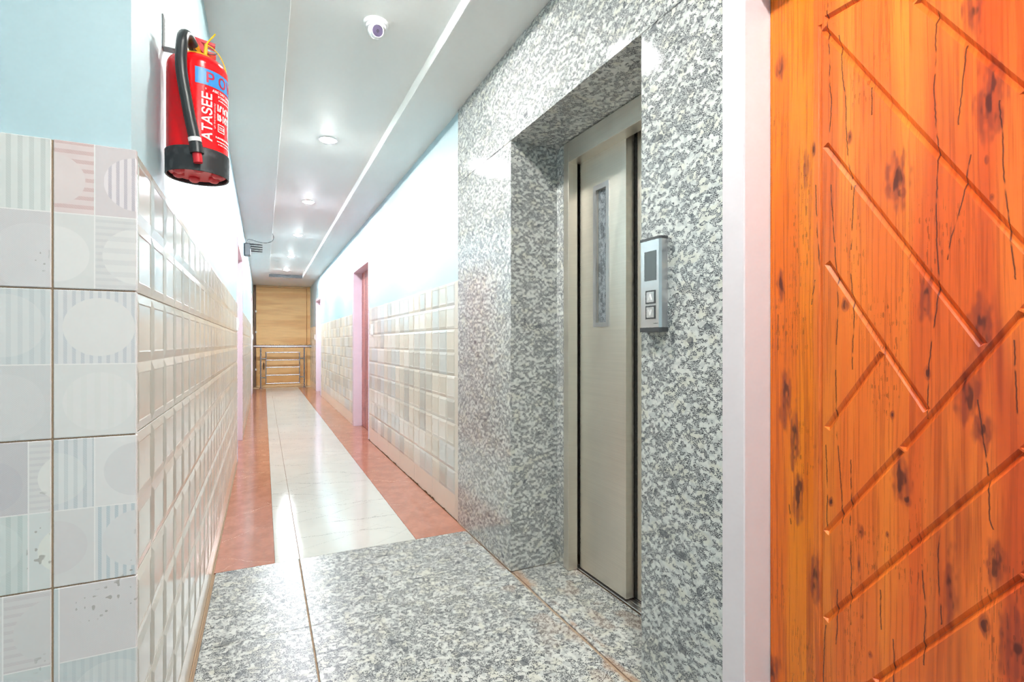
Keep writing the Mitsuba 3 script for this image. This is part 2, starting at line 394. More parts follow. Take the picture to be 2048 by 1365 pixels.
# ---- printed ceramic of the pier end: each panel of each tile is (x0, x1, z0, z1, base, pattern, circle, inside)
# pattern: (kind, pitch, colour, z range) ; circle: (x, z, r, colour, pattern inside)
GA, GB, PK, MV = (226, 227, 229), (214, 216, 219), (228, 214, 215), (219, 212, 216)
PANELS = [
    (-0.339, -0.2795, 1.344, 1.476, PK, ('h', 0.0165, (214, 190, 190)), (-0.338, 1.405, 0.045, (228, 217, 218), None)),
    (-0.2795, -0.21, 1.344, 1.476, MV, None, (-0.216, 1.408, 0.050, (233, 227, 232), ('v', 0.0118, (200, 194, 203)))),
    (-0.339, -0.2795, 1.207, 1.344, (224, 225, 226), None, (-0.337, 1.27, 0.050, (231, 231, 232), None)),
    (-0.2795, -0.21, 1.207, 1.344, (222, 222, 224), ('h', 0.012, (215, 215, 218)), (-0.216, 1.272, 0.052, (229, 229, 230), ('h', 0.022, (222, 222, 224)))),
    (-0.80, -0.341, 1.344, 1.476, (224, 229, 229), ('v', 0.0155, (208, 214, 214)), None),
    (-0.80, -0.341, 1.207, 1.344, (219, 218, 221), ('d', 0.0034, (210, 208, 212)), (-0.365, 1.262, 0.060, (223, 222, 225), ('d', 0.0034, (214, 213, 217)))),
    (-0.339, -0.21, 1.071, 1.207, (225, 226, 229), ('v', 0.0125, (206, 209, 215)), (-0.272, 1.139, 0.0535, (229, 229, 230), None)),
    (-0.339, -0.21, 0.937, 1.071, (225, 226, 227), None, (-0.272, 1.002, 0.0535, (230, 230, 231), ('v', 0.02, (227, 228, 228)))),
    (-0.80, -0.341, 1.071, 1.207, (217, 222, 225), ('v', 0.0155, (205, 211, 215)), (-0.405, 1.14, 0.055, (223, 226, 228), ('v', 0.0155, (214, 218, 221)))),
    (-0.80, -0.341, 0.937, 1.071, (219, 220, 222), ('d', 0.0034, (212, 213, 216)), (-0.405, 1.0, 0.055, (223, 223, 225), ('d', 0.0034, (216, 216, 219)))),
    (-0.339, -0.2795, 0.808, 0.937, (222, 225, 229), ('v', 0.0135, (202, 208, 213)), (-0.337, 0.866, 0.046, (226, 229, 231), ('v', 0.0135, (212, 217, 220)))),
    (-0.2795, -0.21, 0.808, 0.937, (229, 229, 231), None, (-0.216, 0.872, 0.050, (221, 221, 224), None)),
    (-0.339, -0.2795, 0.670, 0.808, (222, 222, 224), None, (-0.338, 0.742, 0.048, (219, 217, 220), None)),
    (-0.2795, -0.21, 0.670, 0.808, (224, 226, 229), ('v', 0.0125, (196, 206, 213)), (-0.216, 0.742, 0.052, (222, 223, 226), None)),
    (-0.80, -0.3725, 0.808, 0.937, (212, 210, 214), ('d', 0.0034, (202, 200, 205)), (-0.425, 0.86, 0.045, (206, 204, 210), ('d', 0.0034, (200, 198, 204)))),
    (-0.3725, -0.341, 0.808, 0.937, (222, 222, 223), ('h', 0.011, (215, 214, 217)), (-0.318, 0.868, 0.042, (232, 232, 231), None)),
    (-0.80, -0.3725, 0.670, 0.808, (214, 222, 222), ('v', 0.0155, (198, 209, 209)), (-0.43, 0.75, 0.05, (218, 226, 226), ('v', 0.0155, (206, 215, 215)))),
    (-0.3725, -0.341, 0.670, 0.808, (219, 224, 225), None, (-0.318, 0.738, 0.042, (229, 232, 228), None)),
    (-0.339, -0.3305, 0.400, 0.670, (208, 216, 220), None, None),
    (-0.3305, -0.21, 0.534, 0.670, (219, 216, 219), None, (-0.252, 0.598, 0.065, (222, 220, 223), ('d', 0.0034, (216, 213, 216)))),
    (-0.3305, -0.21, 0.400, 0.534, (208, 215, 218), ('v', 0.0125, (200, 208, 212)), (-0.255, 0.46, 0.06, (216, 221, 223), ('v', 0.0125, (208, 214, 217)))),
    (-0.80, -0.4065, 0.400, 0.670, (222, 222, 224), None, None),
    (-0.4065, -0.341, 0.534, 0.670, (219, 217, 219), ('h', 0.014, (212, 208, 211)), (-0.338, 0.598, 0.055, (217, 216, 218), None)),
    (-0.4065, -0.341, 0.400, 0.534, (208, 215, 217), None, (-0.338, 0.46, 0.05, (216, 220, 221), None)),
]


def pattern_on(c, pat, x, z):
    kind, pitch, col = pat
    if kind == 'd':
        m = 0.55 * smoothstep(-0.2, 0.5, dr.sin(x * (2 * math.pi / pitch)) * dr.sin(z * (2 * math.pi / pitch))) + 0.3
        return mix(c, C(*col), m)
    t = (x if kind == 'v' else z) / pitch
    hatch = 0.82 + 0.18 * smoothstep(-0.3, 0.3, dr.sin((x + z) * 1500.0))
    return mix(c, C(*col), smoothstep(0.1, 0.35, dr.sin(t * 2 * math.pi)) * hatch)


def printed(p, n, uv):
    x, z = p.x, p.z
    x = dr.select(x < -1.254, x + 0.914, dr.select(x < -0.797, x + 0.457, x))      # the same tiles again further left and below
    z = dr.select(z < 0.4, z + 0.539, z)
    out = C(224, 225, 227)
    for x0, x1, z0, z1, base, pat, circ in PANELS:
        c = C(*base)
        if pat:
            c = pattern_on(c, pat, x, z)
        if circ:
            cx, cz, r, cc, cp = circ
            i = C(*cc)
            if cp:
                i = pattern_on(i, cp, x, z)
            c = mix(c, i, smoothstep(r + 0.0008, r - 0.0008, dr.sqrt(dr.square(x - cx) + dr.square(z - cz))))
        edge = dr.minimum(dr.minimum(x - x0, x1 - x), dr.minimum(z - z0, z1 - z))
        c = mix(C(238, 238, 239), c, smoothstep(0.0006, 0.0014, edge))
        out = dr.select((x >= x0) & (x < x1) & (z >= z0) & (z < z1), c, out)
    chip = smoothstep(0.80, 0.84, noise(x * 160 + 3, z * 160)) * smoothstep(0.82, 0.86, noise(x * 14 + 9, z * 11 + 4))
    return mix(out, C(150, 146, 140), 0.6 * chip) * mi.Color3f(0.93, 0.90, 0.875)


scene['tile_printed'] = gloss(proc(printed), 0.10)

# ------------------------------------------------------------------ the shell: floor
WALL_BOT, TOP = -0.06, 2.72
fl = add('floor', box(-1.9, 1.6, -2.7, YE + 0.3, -0.06, -0.006), 'grout_brown')
structure(fl, 'hallway floor of granite slabs in front, then polished red and white marble', 'floor')
G = 0.0028
for x0, x1, y0, y1 in [(-0.21, 0.165, 2.155, YB), (0.165, 1.078, 2.155, YB), (-0.21, 0.165, 1.19, 2.155), (0.165, 1.078, 0.98, 2.155),
                       (1.0845, 1.385, 1.295, 2.243), (-1.7, 0.165, -0.25, 1.19), (0.165, 1.078, -0.25, 0.98), (-1.7, 0.165, -2.5, -0.25), (0.165, 1.078, -2.5, -0.25)]:
    j = 0.0005 if (x0, x1) != (-0.21, 0.165) else 0.0006
    add('granite_slab', cbox(x0 + G, x1 - G, y0 + j, y1 - j, -0.03, 0.0, 0.0015), 'granite_honed', fl)
ys = [YB] + [YB + 1.25 * k for k in range(1, 9)] + [13.86]
XW0, XJ, XW1 = 0.052, 0.168, 0.775
for y0, y1 in zip(ys[:-1], ys[1:]):
    add('red_marble_tile', cbox(XL + 0.002, XW0 - 0.0006, y0 + 0.0008, y1 - 0.0008, -0.02, 0.0, 0.0006), 'marble_red', fl)
    add('white_marble_tile', cbox(XW0 + 0.0006, XJ - 0.0012, y0 + 0.0006, y1 - 0.0006, -0.02, 0.0, 0.0006), 'marble_white', fl)
    add('white_marble_tile', cbox(XJ + 0.0012, XW1 - 0.0006, y0 + 0.0006, y1 - 0.0006, -0.02, 0.0, 0.0006), 'marble_white', fl)
    add('red_marble_tile', cbox(XW1 + 0.0006, XR + 0.006, y0 + 0.0008, y1 - 0.0008, -0.02, 0.0, 0.0006), 'marble_red', fl)
for y0, y1 in ((5.995, 7.076), (11.49, 12.5)):
    add('door_sill', cbox(XR + 0.006, 1.19, y0, y1, -0.02, 0.0005, 0.0006), 'marble_red', fl)
for y0, y1 in ((5.425, 6.595), (11.5, 12.5)):
    add('door_sill', cbox(-0.33, XL + 0.002, y0, y1, -0.02, 0.0005, 0.0006), 'marble_red', fl)
add('end_sill', cbox(-0.22, 1.12, 13.865, YE + 0.2, -0.02, 0.006, 0.002), 'beige_sill', fl, label='beige sill under the wooden end panel')

# ------------------------------------------------------------------ walls
DL = [(5.42, 6.6), (11.5, 12.5)]        # door openings, left
DR = [(5.993, 7.078), (11.48, 12.5)]    # door openings, right
ZD = 2.05


def wall_run(xa, xb, y0, y1, openings, top=TOP):
    ms, y = [], y0
    for a, b in openings:
        ms += [box(xa, xb, y, a, WALL_BOT, top), box(xa, xb, a, b, ZD, top)]
        y = b
    return ms + [box(xa, xb, y, y1, WALL_BOT, top)]


wl = add('wall_left', cat(*wall_run(-0.45, XLP, YC + 0.01, YE + 0.3, DL)), 'paint_aqua')
structure(wl, 'left hallway wall, pale aqua paint over glossy embossed cream tiles', 'wall')
wn = add('wall_near', cat(box(-1.9, -0.45, YC + 0.01, YC + 0.25, WALL_BOT, TOP), box(-0.4501, XLP, YC + 0.0098, YC + 0.02, WALL_BOT, TOP)), 'paint_aqua')
structure(wn, 'narrow wall end nearest the camera, aqua paint over printed pale grey tiles', 'wall')
wr = add('wall_right', cat(*wall_run(XRP, 1.25, 2.99, YE + 0.3, DR)), 'paint_aqua')
structure(wr, 'right hallway wall with aqua paint, cream tile dado and grey granite lift surround', 'wall')
wb = add('wall_behind', box(-1.9, 1.6, -2.7, -2.5, WALL_BOT, TOP), 'paint_aqua')
structure(wb, 'plain aqua wall behind the camera', 'wall')
wq = add('wall_lobby', cat(box(-1.9, -1.7, -2.5, YC + 0.02, WALL_BOT, TOP), box(XR, 1.3, -2.5, -0.09, WALL_BOT, TOP)), 'paint_aqua')
structure(wq, 'plain aqua walls beside the camera', 'wall')
we = add('wall_far', cat(box(-0.25, 1.3, YE + 0.1, YE + 0.3, WALL_BOT, TOP), box(1.06, 1.3, YE - 0.02, YE + 0.1, WALL_BOT, TOP)), 'beige_sill')
structure(we, 'tan wall closing the far end of the hallway', 'wall')
# backs of the openings on the right, the shaft
ws = add('wall_shaft', cat(box(1.49, 1.6, 0.9, 3.0, WALL_BOT, TOP), box(1.25, 1.5, 2.9, 3.0, WALL_BOT, TOP), box(1.2, 1.5, 0.85, 0.95, WALL_BOT, TOP)), 'plaster_grey')
structure(ws, 'plaster lift shaft behind the steel doors', 'wall')

# ---- ceiling
ce = add('ceiling', box(-1.9, 1.6, -2.7, YE + 0.3, ZT, TOP), 'paint_ceiling')
structure(ce, 'white ceiling with a shallow recessed tray along the hallway', 'ceiling')
add('soffit_panel', cbox(-1.89, TX0, -2.6, YTE, ZC, ZT + 0.004, 0.002), 'paint_ceiling', ce)
add('soffit_panel', cbox(TX1, 1.58, -2.6, YTE, ZC, ZT + 0.004, 0.002), 'paint_ceiling', ce)
add('soffit_panel', cbox(-0.3, 1.2, YTE + 0.0005, YE + 0.28, ZC, ZT + 0.004, 0.002), 'paint_ceiling', ce)

add('end_darkening_strip', cbox(TX0 + 0.002, TX1 - 0.002, YTE - 0.006, YTE + 0.004, ZC - 0.002, ZT - 0.002, 0.001), 'plain_dark', ce, label='dark grey strip added to darken the lit riser at the far end of the tray')  # added strip: its dark colour darkens the riser that the last lamp lights

# ------------------------------------------------------------------ embossed wall tiles
RELIEF = 0.0030
TONES = [(188, 184, 173), (176, 174, 166), (202, 199, 191), (183, 186, 183), (193, 187, 175), (170, 169, 162), (198, 192, 180), (187, 187, 183)]


def emboss(ws_, hs, plain_rows, rng, spread=1.0, shade=1.0):
    """one tile in local coordinates: a to the right, b up, h out of the wall; cells given by widths and heights from the top down."""
    V, F, K = [], [], []

    def quad(pts, col):
        i = len(V)
        V.extend(pts)
        K.extend([col] * 4)
        F.extend([(i, i + 1, i + 2), (i, i + 2, i + 3)])

    def ring(r0, h0, r1, h1, col):
        a0, b0, a1, b1 = r0
        c0, d0, c1, d1 = r1
        o = [(a0, b0, h0), (a1, b0, h0), (a1, b1, h0), (a0, b1, h0)]
        q = [(c0, d0, h1), (c1, d0, h1), (c1, d1, h1), (c0, d1, h1)]
        for s in range(4):
            t = (s + 1) % 4
            quad([o[s], o[t], q[t], q[s]], col)

    W, Ht = sum(ws_), sum(hs)
    g = 0.0011
    tone = srgb(*TONES[rng.randrange(len(TONES))])
    base = srgb(190, 187, 178)
    ring((g, g, W - g, Ht - g), -0.008, (g, g, W - g, Ht - g), -0.0006, base)
    ring((g, g, W - g, Ht - g), -0.0006, (g + 0.0007, g + 0.0007, W - g - 0.0007, Ht - g - 0.0007), 0.0, base)
    b = Ht
    for r, hh in enumerate(hs):
        a = 0.0
        for cidx, ww in enumerate(ws_):
            e = g + 0.0007
            r0 = (a + (e if cidx == 0 else 0), b - hh + (e if r == len(hs) - 1 else 0), a + ww - (e if cidx == len(ws_) - 1 else 0), b - (e if r == 0 else 0))
            col = np.array(srgb(*TONES[rng.randrange(len(TONES))]))
            col = tuple((1 - spread) * np.array(base) + spread * col)
            if r in plain_rows or ww < 0.06:
                k = srgb(205, 196, 184)
                quad([(r0[0], r0[1], 0), (r0[2], r0[1], 0), (r0[2], r0[3], 0), (r0[0], r0[3], 0)], k)
            else:
                i1, j1 = 0.021, 0.020
                r1 = (a + i1, b - hh + j1, a + ww - i1, b - j1)
                s = 0.0022
                r2 = (r1[0] + s, r1[1] + s, r1[2] - s, r1[3] - s)
                ring(r0, 0.0, r1, RELIEF, col)
                ring(r1, RELIEF, r2, RELIEF - 0.0009, col)
                quad([(r2[0], r2[1], RELIEF - 0.0009), (r2[2], r2[1], RELIEF - 0.0009), (r2[2], r2[3], RELIEF - 0.0009), (r2[0], r2[3], RELIEF - 0.0009)], col)
            a += ww
        b -= hh
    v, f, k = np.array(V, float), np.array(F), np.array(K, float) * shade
    return mikit.ply((v, f), 'tile_cream', smooth=False, color=k)


def on_left(y, z):
    M = np.eye(4)
    M[:3, :3] = np.array([[0, 1, 0], [0, 0, 1], [1, 0, 0]], float).T
    M[:3, 3] = (XL - 0.004, y, z)
    return M


def on_right(y, z):            # y = the far edge of the tile: the local a axis runs towards the camera
    M = np.eye(4)
    M[:3, :3] = np.array([[0, -1, 0], [0, 0, 1], [-1, 0, 0]], float).T
    M[:3, 3] = (XR + 0.006, y, z)
    return M


def dado(run, top, tile_w, tile_h, rows, place_fn, parent, seed, from_far, spread=1.0, shade=1.0):
    rng = random.Random(seed)
    cache = {}
    y0, y1 = run
    y = y0
    while y < y1 - 0.02:
        w = min(tile_w, y1 - y)
        if y1 - (y + w) < 0.02:
            w = y1 - y
        n = max(1, round(w / (tile_w / 3)))
        ws_ = [w / n] * n
        for r, (zt, hs, plain) in enumerate(rows):
            k = (round(w, 3), tuple(hs), plain, rng.randrange(6))
            if k not in cache:
                cache[k] = emboss(ws_, hs, plain, rng, spread, shade)
            place('tile', cache[k], place_fn(y + (w if from_far else 0), zt - sum(hs)), parent)
        y += w


RH, LH = 0.14965, 0.13475
rows_r = [(ZDR - 0.2993 * r, [RH, RH], (1,) if r == 4 else ()) for r in range(5)]
rows_l = [(ZDL - 0.2695 * r, [LH, LH], ()) for r in range(5)] + [(ZDL - 0.2695 * 5, [ZDL - 0.2695 * 5 - 0.002], (0,))]
dado((3.066, 5.993), ZDR, 0.4878, 0.2993, rows_r, on_right, wr, 5, True)
dado((7.15, 11.40), ZDR, 0.4878, 0.2993, rows_r, on_right, wr, 6, True)
dado((12.57, YE - 0.05), ZDR, 0.4878, 0.2993, rows_r, on_right, wr, 7, True)
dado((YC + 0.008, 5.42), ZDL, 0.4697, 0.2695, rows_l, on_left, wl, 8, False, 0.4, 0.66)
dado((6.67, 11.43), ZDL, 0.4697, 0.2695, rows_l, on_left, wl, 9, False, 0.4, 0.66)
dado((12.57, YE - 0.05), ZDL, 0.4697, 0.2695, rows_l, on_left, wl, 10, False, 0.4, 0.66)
# narrow cut strip beside the granite
scene['tile_strip'] = gloss(rgb(212, 206, 194), 0.05)
for r in range(5):
    zt = ZDR - 0.2993 * r
    add('cut_tile', cbox(XR + 0.003, XRP + 0.001, 3.0, 3.0645, max(zt - 0.2985, 0.001), zt - 0.0008, 0.001), 'tile_strip', wr)

# ragged dark grout along the foot of the right wall
rng = np.random.default_rng(3)
yy = np.arange(3.0, 5.99, 0.011)
hh = np.clip(0.0035 + 0.011 * np.maximum(0, meshkit.fbm(np.stack([yy * 9, yy * 0, yy * 0], 1), 3, 2) - 0.42) * 4 * rng.random(len(yy)) ** 2, 0.002, 0.02)
add('grout_line', cat(*[box(XR + 0.0015, XR + 0.004, y, y + 0.0115, 0.0, h) for y, h in zip(yy, hh)]), 'dirt_dark', wr, label='ragged dark grout along the foot of the tiles')
add('grout_line', box(XR - 0.0018, XR + 0.002, 2.245, 2.996, 0.0, 0.0035), 'grout_brown', wr)
add('grout_line', box(XL - 0.003, XL + 0.0022, YC + 0.004, 5.41, 0.0, 0.004), 'grout_brown', wl)

# ---- printed tiles of the pier end
zr = [1.476, 1.207, 0.937, 0.670, 0.400, 0.131, 0.001]
for x0, x1 in ((XL - 0.1237, XL), (-0.797, XL - 0.1237), (-1.254, -0.797), (-1.695, -1.254)):
    for a, b in zip(zr[:-1], zr[1:]):
        add('printed_tile', cbox(x0 + 0.0016, x1 - (0.0016 if x1 < XL else 0), YC, YC + 0.0105, b + 0.0013, a - 0.0013, 0.0012), 'tile_printed', wn)
add('grout_bed', cat(box(-1.69, XL - 0.004, YC + 0.0028, YC + 0.0108, 0.0, 1.474)), 'grout_brown', wn)
add('grout_bed', box(XLP - 0.002, XL - 0.0065, YC + 0.009, 5.42, 0.0, ZDL - 0.002), 'grout_pale', wl)
add('grout_bed', box(XLP - 0.002, XL - 0.0065, 6.67, 11.43, 0.0, ZDL - 0.002), 'grout_pale', wl)
add('grout_bed', box(XR + 0.0085, XRP + 0.002, 3.0, 5.993, 0.0, ZDR - 0.002), 'grout_pale', wr)
add('grout_bed', box(XR + 0.0085, XRP + 0.002, 7.15, 11.40, 0.0, ZDR - 0.002), 'grout_pale', wr)

# ------------------------------------------------------------------ granite lift surround (slabs on the right wall)
PY0, PY1, PZ = 1.290, 2.245, 2.09
XI = 1.337
gs = 'granite_polished'
for b in [(XR, 1.25, PY1, 2.996, 0.0, PZ - 0.0008), (XR, 1.25, 0.9665, PY0, 0.0, PZ - 0.0008)]:
    add('granite_slab', cbox(*b, 0.0012), gs, wr)
add('granite_slab', cbox(XR, 1.25, 0.9665, 2.996, PZ + 0.0008, 2.543, 0.0012), gs, wr)
add('granite_slab', cbox(XR + 0.02, XI + 0.05, PY1, PY1 + 0.02, 0.0, PZ, 0.001), gs, wr)
add('granite_slab', cbox(1.2495, XI + 0.05, PY1 + 0.019, 2.95, 0.0, 2.543, 0.001), gs, wr)
add('granite_slab', cbox(1.2495, XI + 0.05, 0.95, PY0, 0.0, 2.543, 0.001), gs, wr)
add('granite_slab', cbox(1.2495, 1.50, PY0 - 0.001, PY1 + 0.02, PZ, 2.543, 0.001), gs, wr)
add('granite_slab', cbox(XI, XI + 0.03, 2.172, PY1 - 0.0005, 0.0, PZ - 0.0005, 0.0008), gs, wr)

# ------------------------------------------------------------------ lift entrance
lift = thing('lift_entrance', 'brushed steel lift doorway recessed in the grey granite wall', 'lift door')
MJ, DX, DX2 = 1.332, 1.395, 1.440
add('jamb', cbox(MJ, 1.385, 2.127, 2.1715, 0.001, 2.085, 0.0015), 'steel_brushed', lift)
add('jamb', cbox(MJ, 1.385, 1.2915, 1.335, 0.001, 2.085, 0.0015), 'steel_brushed', lift)
add('lintel', cbox(MJ, 1.40, 1.336, 2.126, 1.985, 2.086, 0.0015), 'steel_brushed', lift)


def door_leaf(x0, x1, y0, y1, z0, z1, hole=None):
    m = m3.Manifold.cube([x1 - x0, y1 - y0, z1 - z0]).translate([x0, y0, z0])
    if hole:
        m = m - m3.Manifold.cube([0.03, hole[1] - hole[0], hole[3] - hole[2]]).translate([x0 - 0.005, hole[0], hole[2]])
    return m


dp = add('door_panel', door_leaf(DX, DX + 0.042, 1.766, 2.119, 0.012, 2.02, (1.9065, 1.984, 1.203, 1.818)), 'steel_brushed', lift)
vf = (1.885, 2.006, 1.183, 1.842)
frame = m3.Manifold.cube([0.003, vf[1] - vf[0], vf[3] - vf[2]]).translate([DX - 0.003, vf[0], vf[2]]) - \
    m3.Manifold.cube([0.02, 0.0775, 0.615]).translate([DX - 0.01, 1.9065, 1.203])
add('window_frame', frame, 'steel_bright', dp, label='pale steel rim of the vision panel')
add('window_glass', box(DX + 0.012, DX + 0.016, 1.9065, 1.984, 1.203, 1.818), 'glass_painted_reflection', dp, label='narrow dark glass with a granite reflection painted in as mottling')
add('door_panel', door_leaf(DX2 + 0.002, DX2 + 0.04, 1.30, 1.80, 0.012, 2.02), 'steel_brushed', lift)
add('gap_shade_strip', box(DX + 0.002, DX + 0.042, 2.1192, 2.1255, 0.012, 2.02), 'plain_black', lift, label='black strip painting the shade in the gap by the jamb')  # black strips stand in for the shaded gaps at both panel edges
add('gap_shade_strip', box(DX2 - 0.0005, DX2 + 0.0018, 1.7485, 1.766, 0.012, 2.02), 'plain_black', lift, label='black strip painting the shade in the gap by the jamb')
add('sill', cat(cbox(1.387, 1.410, 1.30, 2.165, 0.0, 0.006, 0.001), cbox(1.414, 1.435, 1.30, 2.165, 0.0, 0.006, 0.001), cbox(1.442, 1.485, 1.30, 2.165, 0.0, 0.006, 0.001)), 'steel_bright', lift)

# ---- call panel
cp = thing('call_panel', 'slim steel lift call panel with grey display and two square buttons on granite', 'call panel')
PXF, A0, A1 = 1.050, 1.171, 1.259
body = trimesh.convex.convex_hull(np.array([(x, y, z) for z in (1.156, 1.419) for x, y in ((XR, A0), (PXF + 0.006, A0), (PXF, A0 + 0.006), (PXF, A1 - 0.002), (PXF + 0.002, A1), (XR, A1))]))
add('body', body, 'steel_bright', cp)
for z0, z1 in ((1.142, 1.156), (1.419, 1.427)):
    add('end_cap', trimesh.convex.convex_hull(np.array([(x, y, z) for z in (z0, z1) for x, y in ((XR, A0 - 0.001), (PXF + 0.005, A0 - 0.001), (PXF - 0.001, A0 + 0.005), (PXF - 0.001, A1 + 0.001), (XR, A1 + 0.001))])),
        'plain_dark', cp, label='dark grey end cap')
add('display', cbox(PXF - 0.0012, PXF + 0.003, 1.187, 1.240, 1.297, 1.386, 0.0005), 'screen_grey', cp, label='dark grey display')


def arrow(zc, up):
    s = 1 if up else -1
    yc = 1.2125
    pts = np.array([(-0.0085, -0.0085), (-0.0040, -0.0085), (0, 0.0032), (0.0040, -0.0085), (0.0085, -0.0085), (0.0022, 0.0095), (-0.0022, 0.0095)])
    from shapely.geometry import Polygon
    m = trimesh.creation.extrude_polygon(Polygon(pts * [1, s]), 0.0008, engine='earcut')
    R = np.eye(4)
    R[:3, :3] = np.array([[0, -1, 0], [0, 0, 1], [-1, 0, 0]], float).T
    R[:3, 3] = (PXF - 0.0026, yc, zc)
    m.apply_transform(R)
    return m


for zc, up in ((1.2475, True), (1.2015, False)):
    fr = m3.Manifold.cube([0.003, 0.042, 0.040]).translate([PXF - 0.002, 1.1915, zc - 0.020]) - m3.Manifold.cube([0.01, 0.034, 0.032]).translate([PXF - 0.005, 1.1955, zc - 0.016])
    k = add('button_frame', fr, 'plain_dark', cp, label='dark square button surround')
    add('button', cbox(PXF - 0.0026, PXF + 0.002, 1.1957, 1.2293, zc - 0.0158, zc + 0.0158, 0.0006), 'steel_bright', k)
    add('arrow', arrow(zc, up), 'label_white', k, label='white arrow pointing ' + ('up' if up else 'down'))

add('mark', cat(*[box(PXF - 0.0003, PXF + 0.001, y, y + w, 1.1665, 1.1690) for y, w in ((1.1795, 0.0045), (1.1850, 0.0030), (1.1890, 0.0060), (1.1965, 0.0035))]), 'steel_grey', cp, label='small faint grey maker mark')

# ------------------------------------------------------------------ doors
d1 = 'door_1'
labels[d1] = {'label': 'glossy orange wood-grain door with diagonal grooves in a white frame, nearest right', 'category': 'door', 'kind': 'structure'}
used.add(d1)
FX, DYF = 1.166, 0.8965
F0 = XR - 0.006
add('frame', cat(cbox(F0, 1.21, DYF, 0.9662, 0.0, 2.10, 0.003), cbox(F0, 1.21, -0.09, -0.02, 0.0, 2.10, 0.003), cbox(F0, 1.21, -0.02, DYF, 2.03, 2.10, 0.003)), 'paint_frame', d1)
add('frame_header', box(F0 + 0.01, 1.25, -0.09, 0.9662, 2.10, TOP), 'paint_aqua', d1)
slab = m3.Manifold.cube([0.04, DYF + 0.016, 2.022]).translate([FX, -0.018, 0.004])
LINES = [((.758, 1.838), (.378, 1.224)), ((.753, 1.568), (.463, 1.104)), ((.749, 1.296), (.550, .975)), ((.75, .911), (.630, 1.090)),
         ((.752, .671), (.594, .893)), ((.594, .893), (.409, 1.163)), ((.409, 1.163), (.16, 1.54)), ((.753, .470), (.409, .925)), ((.409, .925), (.16, 1.255)),
         ((.753, .255), (.646, .391)), ((.646, .391), (.409, .710)), ((.409, .710), (.16, 1.045)), ((.60, 1.842), (.568, 1.790)), ((.568, 1.790), (.409, 1.541)), ((.409, 1.541), (.30, 1.365)),
         ((.753, .06), (.16, .83)), ((.756, 1.857), (.16, 1.857)), ((.765, 1.852), (.7625, .05)), ((.15, 1.852), (.15, .05))]
for (ya, za), (yb_, zb) in LINES:
    A, B = np.array([ya, za]), np.array([yb_, zb])
    t = (B - A) / np.linalg.norm(B - A)
    q = np.array([-t[1], t[0]])
    deep = 0.0075 if abs(ya - yb_) > 0.02 else 0.0045
    pts = []
    for P, s_ in ((A, 1), (B, -1)):
        for side in (-1, 1):
            w = P + side * q * (deep + 0.003)
            pts += [(FX - 0.003, *w)]
        v = P + s_ * t * deep * 0.8
        pts += [(FX + deep, *(v + q * 0.0006)), (FX + deep, *(v - q * 0.0006))]
    slab = slab - m3.Manifold.hull_points(np.array(pts))
add('leaf', slab, 'wood_orange', d1)


def side_door(name, label, right, y0, y1, wood):
    labels[name] = {'label': label, 'category': 'door', 'kind': 'structure'}
    used.add(name)
    s = 1 if right else -1
    xf = XR - 0.002 if right else XL + 0.002
    xb, xl = (1.25, 1.185) if right else (-0.45, -0.315)
    lo, hi = sorted((xf, xb))
    add('frame', cat(cbox(lo, hi, y1 - 0.012, y1 + 0.072, 0.0, ZD + 0.05, 0.002), cbox(lo + (0 if right else 0), hi, y0 - 0.001, y0 + 0.012, 0.0, ZD + 0.0, 0.002),
                     cbox(lo, hi, y0 + 0.012, y1 - 0.012, ZD - 0.012, ZD + 0.05, 0.002)), 'paint_frame_lilac', name)
    a, b = sorted((xl, xl + s * 0.04))
    add('leaf', cbox(a, b, y0 + 0.013, y1 - 0.013, 0.004, ZD - 0.014, 0.002), wood, name)
    add('back_wall', box(*sorted((xl + s * 0.05, xl + s * 0.3)), y0 - 0.05, y1 + 0.05, WALL_BOT, TOP), 'plaster_grey', name)


side_door('door_2', 'wood-grain door with distance haze painted in as rose brown, in lilac frame, middle of the right wall', True, 5.993, 7.078, 'wood_orange_hazed')
side_door('door_3', 'doorway in lilac frame at the far end of the right wall by the railing', True, 11.48, 12.5, 'wood_orange_hazed')
side_door('door_4', 'doorway with lilac frame halfway down the left wall', False, 5.42, 6.6, 'wood_orange_hazed')
side_door('door_5', 'doorway at the far end of the left wall by the railing', False, 11.5, 12.5, 'wood_orange_hazed')

d6 = 'door_6'
labels[d6] = {'label': 'tan plywood door panel closing the hallway behind the steel railing', 'category': 'door', 'kind': 'structure'}
used.add(d6)
add('leaf', cbox(-0.165, 1.005, YE, YE + 0.04, 0.05, 2.50, 0.003), 'plywood', d6)
add('side_board', cbox(1.01, 1.135, YE - 0.03, YE + 0.04, 0.007, 2.54, 0.003), 'plywood', d6)
add('top_trim', cbox(-0.165, 1.005, YE - 0.012, YE + 0.04, 2.503, 2.543, 0.003), 'plywood_pale', d6, label='paler top trim')
add('frame_post', cbox(-0.215, -0.17, YE - 0.03, YE + 0.04, 0.007, 2.543, 0.004), 'wood_brown', d6, label='dark brown frame post')
for z in (0.42, 1.35, 1.86):
    add('hinge', cbox(-0.185, -0.15, YE - 0.042, YE - 0.028, z, z + 0.05, 0.003), 'plain_white', d6)
add('handle', lathe([(0, -0.09), (0.012, -0.085), (0.016, -0.05), (0.016, 0.05), (0.012, 0.085), (0, 0.09)], (0.006, YE - 0.016, 0.53), 16), 'wood_brown', d6, smooth=40, label='brown upright handle')
add('bottom_rail', cbox(-0.165, 1.005, YE - 0.008, YE + 0.04, 0.0065, 0.047, 0.003), 'plywood_pale', d6)

